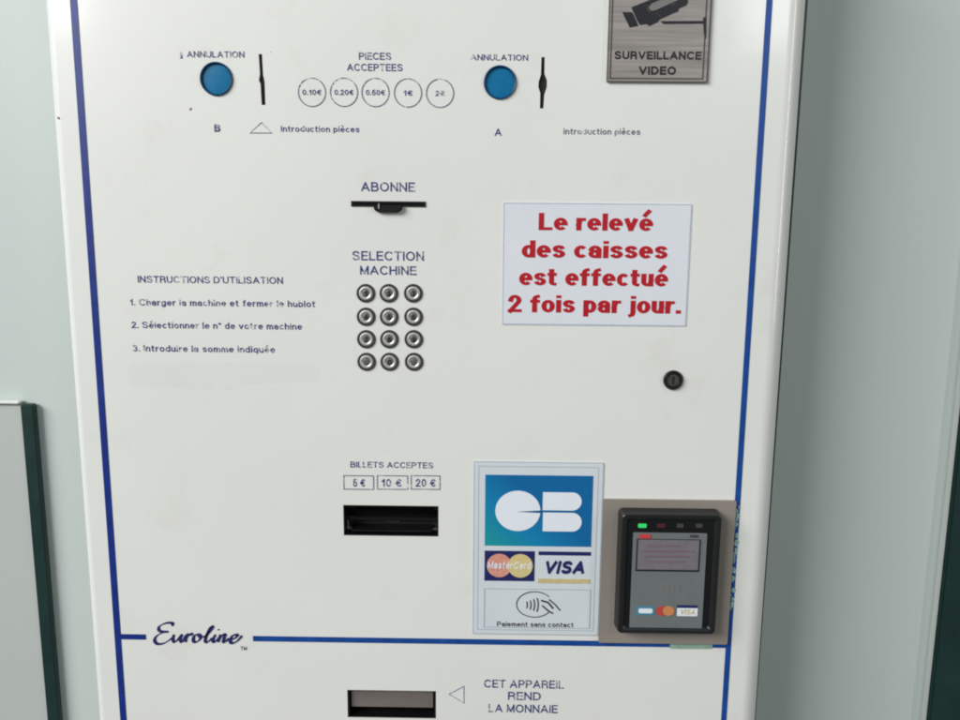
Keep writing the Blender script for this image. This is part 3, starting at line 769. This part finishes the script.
# ------------------------------------------------------------------ setting
def box(x0, y0, z0, x1, y1, z1, bm=None):
    return prism(bm or bmesh.new(), rect(x0, z0, x1, z1), y0, y1)
w_ = link('wall', box(-1.6, YW, ZB - .3, 1.6, YW + .08, ZT + .6), 'wall_paint'); w_['kind'] = 'structure'

# left: low white partition capped and edged with dark green
Yp = 0.116
gx0 = (F(22.5, 405, Yp)[0] + F(45.5, 720, Yp)[0]) / 2; gz = F(30, 405, Yp)[1]
gx1 = (F(39.3, 405, YW)[0] + F(62.8, 720, YW)[0]) / 2
Lp = thing('partition_panel', 'low pale partition board with a dark green upright edge left of the machine', 'partition', (gx0 - .2, Yp + .01, ZB))
bm = box(gx0 - .6, Yp + .003, ZB - .3, gx0 - .0002, YW - .001, gz); bmesh.ops.bevel(bm, geom=[e for e in bm.edges], offset=.0015, segments=2, affect='EDGES')
link('board', bm, 'panel_paint', Lp)
bm = box(gx0, Yp, ZB - .3, gx1, YW - .001, gz + .0005); bmesh.ops.bevel(bm, geom=[e for e in bm.edges], offset=.0012, segments=3, affect='EDGES')
link('edge_post', bm, 'green_metal', Lp, smooth=True)
bm = box(gx0 - .6, Yp - .001, gz + .0008, gx0 - .001, YW - .001, gz + .0035); bmesh.ops.bevel(bm, geom=[e for e in bm.edges], offset=.001, segments=2, affect='EDGES')
link('top_cap', bm, 'white_paint', Lp)

# right: dark green post with a pale edge strip
Yr = 0.113
rx0 = (F(960, 430, Yr)[0] + F(930.5, 720, Yr)[0]) / 2; rx1 = (F(954, 430, YW)[0] + F(924, 720, YW)[0]) / 2
Rp = thing('green_post', 'dark green upright post with a pale edge strip right of the machine', 'post', (rx0 + .03, Yr, ZB))
bm = box(rx0, Yr, ZB - .3, rx0 + .06, YW - .001, ZT + .5); bmesh.ops.bevel(bm, geom=[e for e in bm.edges], offset=.0015, segments=2, affect='EDGES')
link('post_body', bm, 'green_metal', Rp)
bm = box(min(rx1, rx0 - .003), Yr + .004, ZB - .3, rx0 - .0003, YW - .001, ZT + .5); bmesh.ops.bevel(bm, geom=[e for e in bm.edges], offset=.001, segments=2, affect='EDGES')
link('edge_strip', bm, 'panel_paint', Rp)

# ------------------------------------------------------------------ light
def area(name, loc, target, sx, sy, power, col):
    ld = bpy.data.lights.new(name, 'AREA'); ld.shape = 'RECTANGLE'; ld.size = sx; ld.size_y = sy; ld.energy = power; ld.color = col
    o = bpy.data.objects.new(name, ld); COL.objects.link(o); o.location = loc
    o.rotation_euler = (Vector(target) - Vector(loc)).to_track_quat('-Z', 'Y').to_euler(); return o
area('ceiling_light', (-4.0, -3.3, 3.9), (0, 0, 1.3), 3.8, 2.4, 435, (1.0, 0.99, 0.97))
area('sheen_light', (1.15, -2.3, 2.35), (0, 0, 1.35), 0.35, 0.5, 5.5, (0.95, 1.0, 1.0))  # added lamp at the mirror angle for a soft sheen on the panel
wd = bpy.data.worlds.new('World'); S.world = wd; wd.use_nodes = True
area('strip_light', (1.95, -1.15, 1.75), (.3, 0, 1.45), 0.10, 1.2, 8.0, (1.0, .97, .92))
bg = wd.node_tree.nodes['Background']; bg.inputs[0].default_value = (0.93, 1.0, 0.98, 1); bg.inputs[1].default_value = 0.15

S.render.engine = 'CYCLES'
S.view_settings.view_transform = 'Standard'; S.view_settings.look = 'None'
S.view_settings.exposure = 0.0; S.view_settings.gamma = 1
S.cycles.filter_width = 2.0
S.render.resolution_x = 1024; S.render.resolution_y = 768
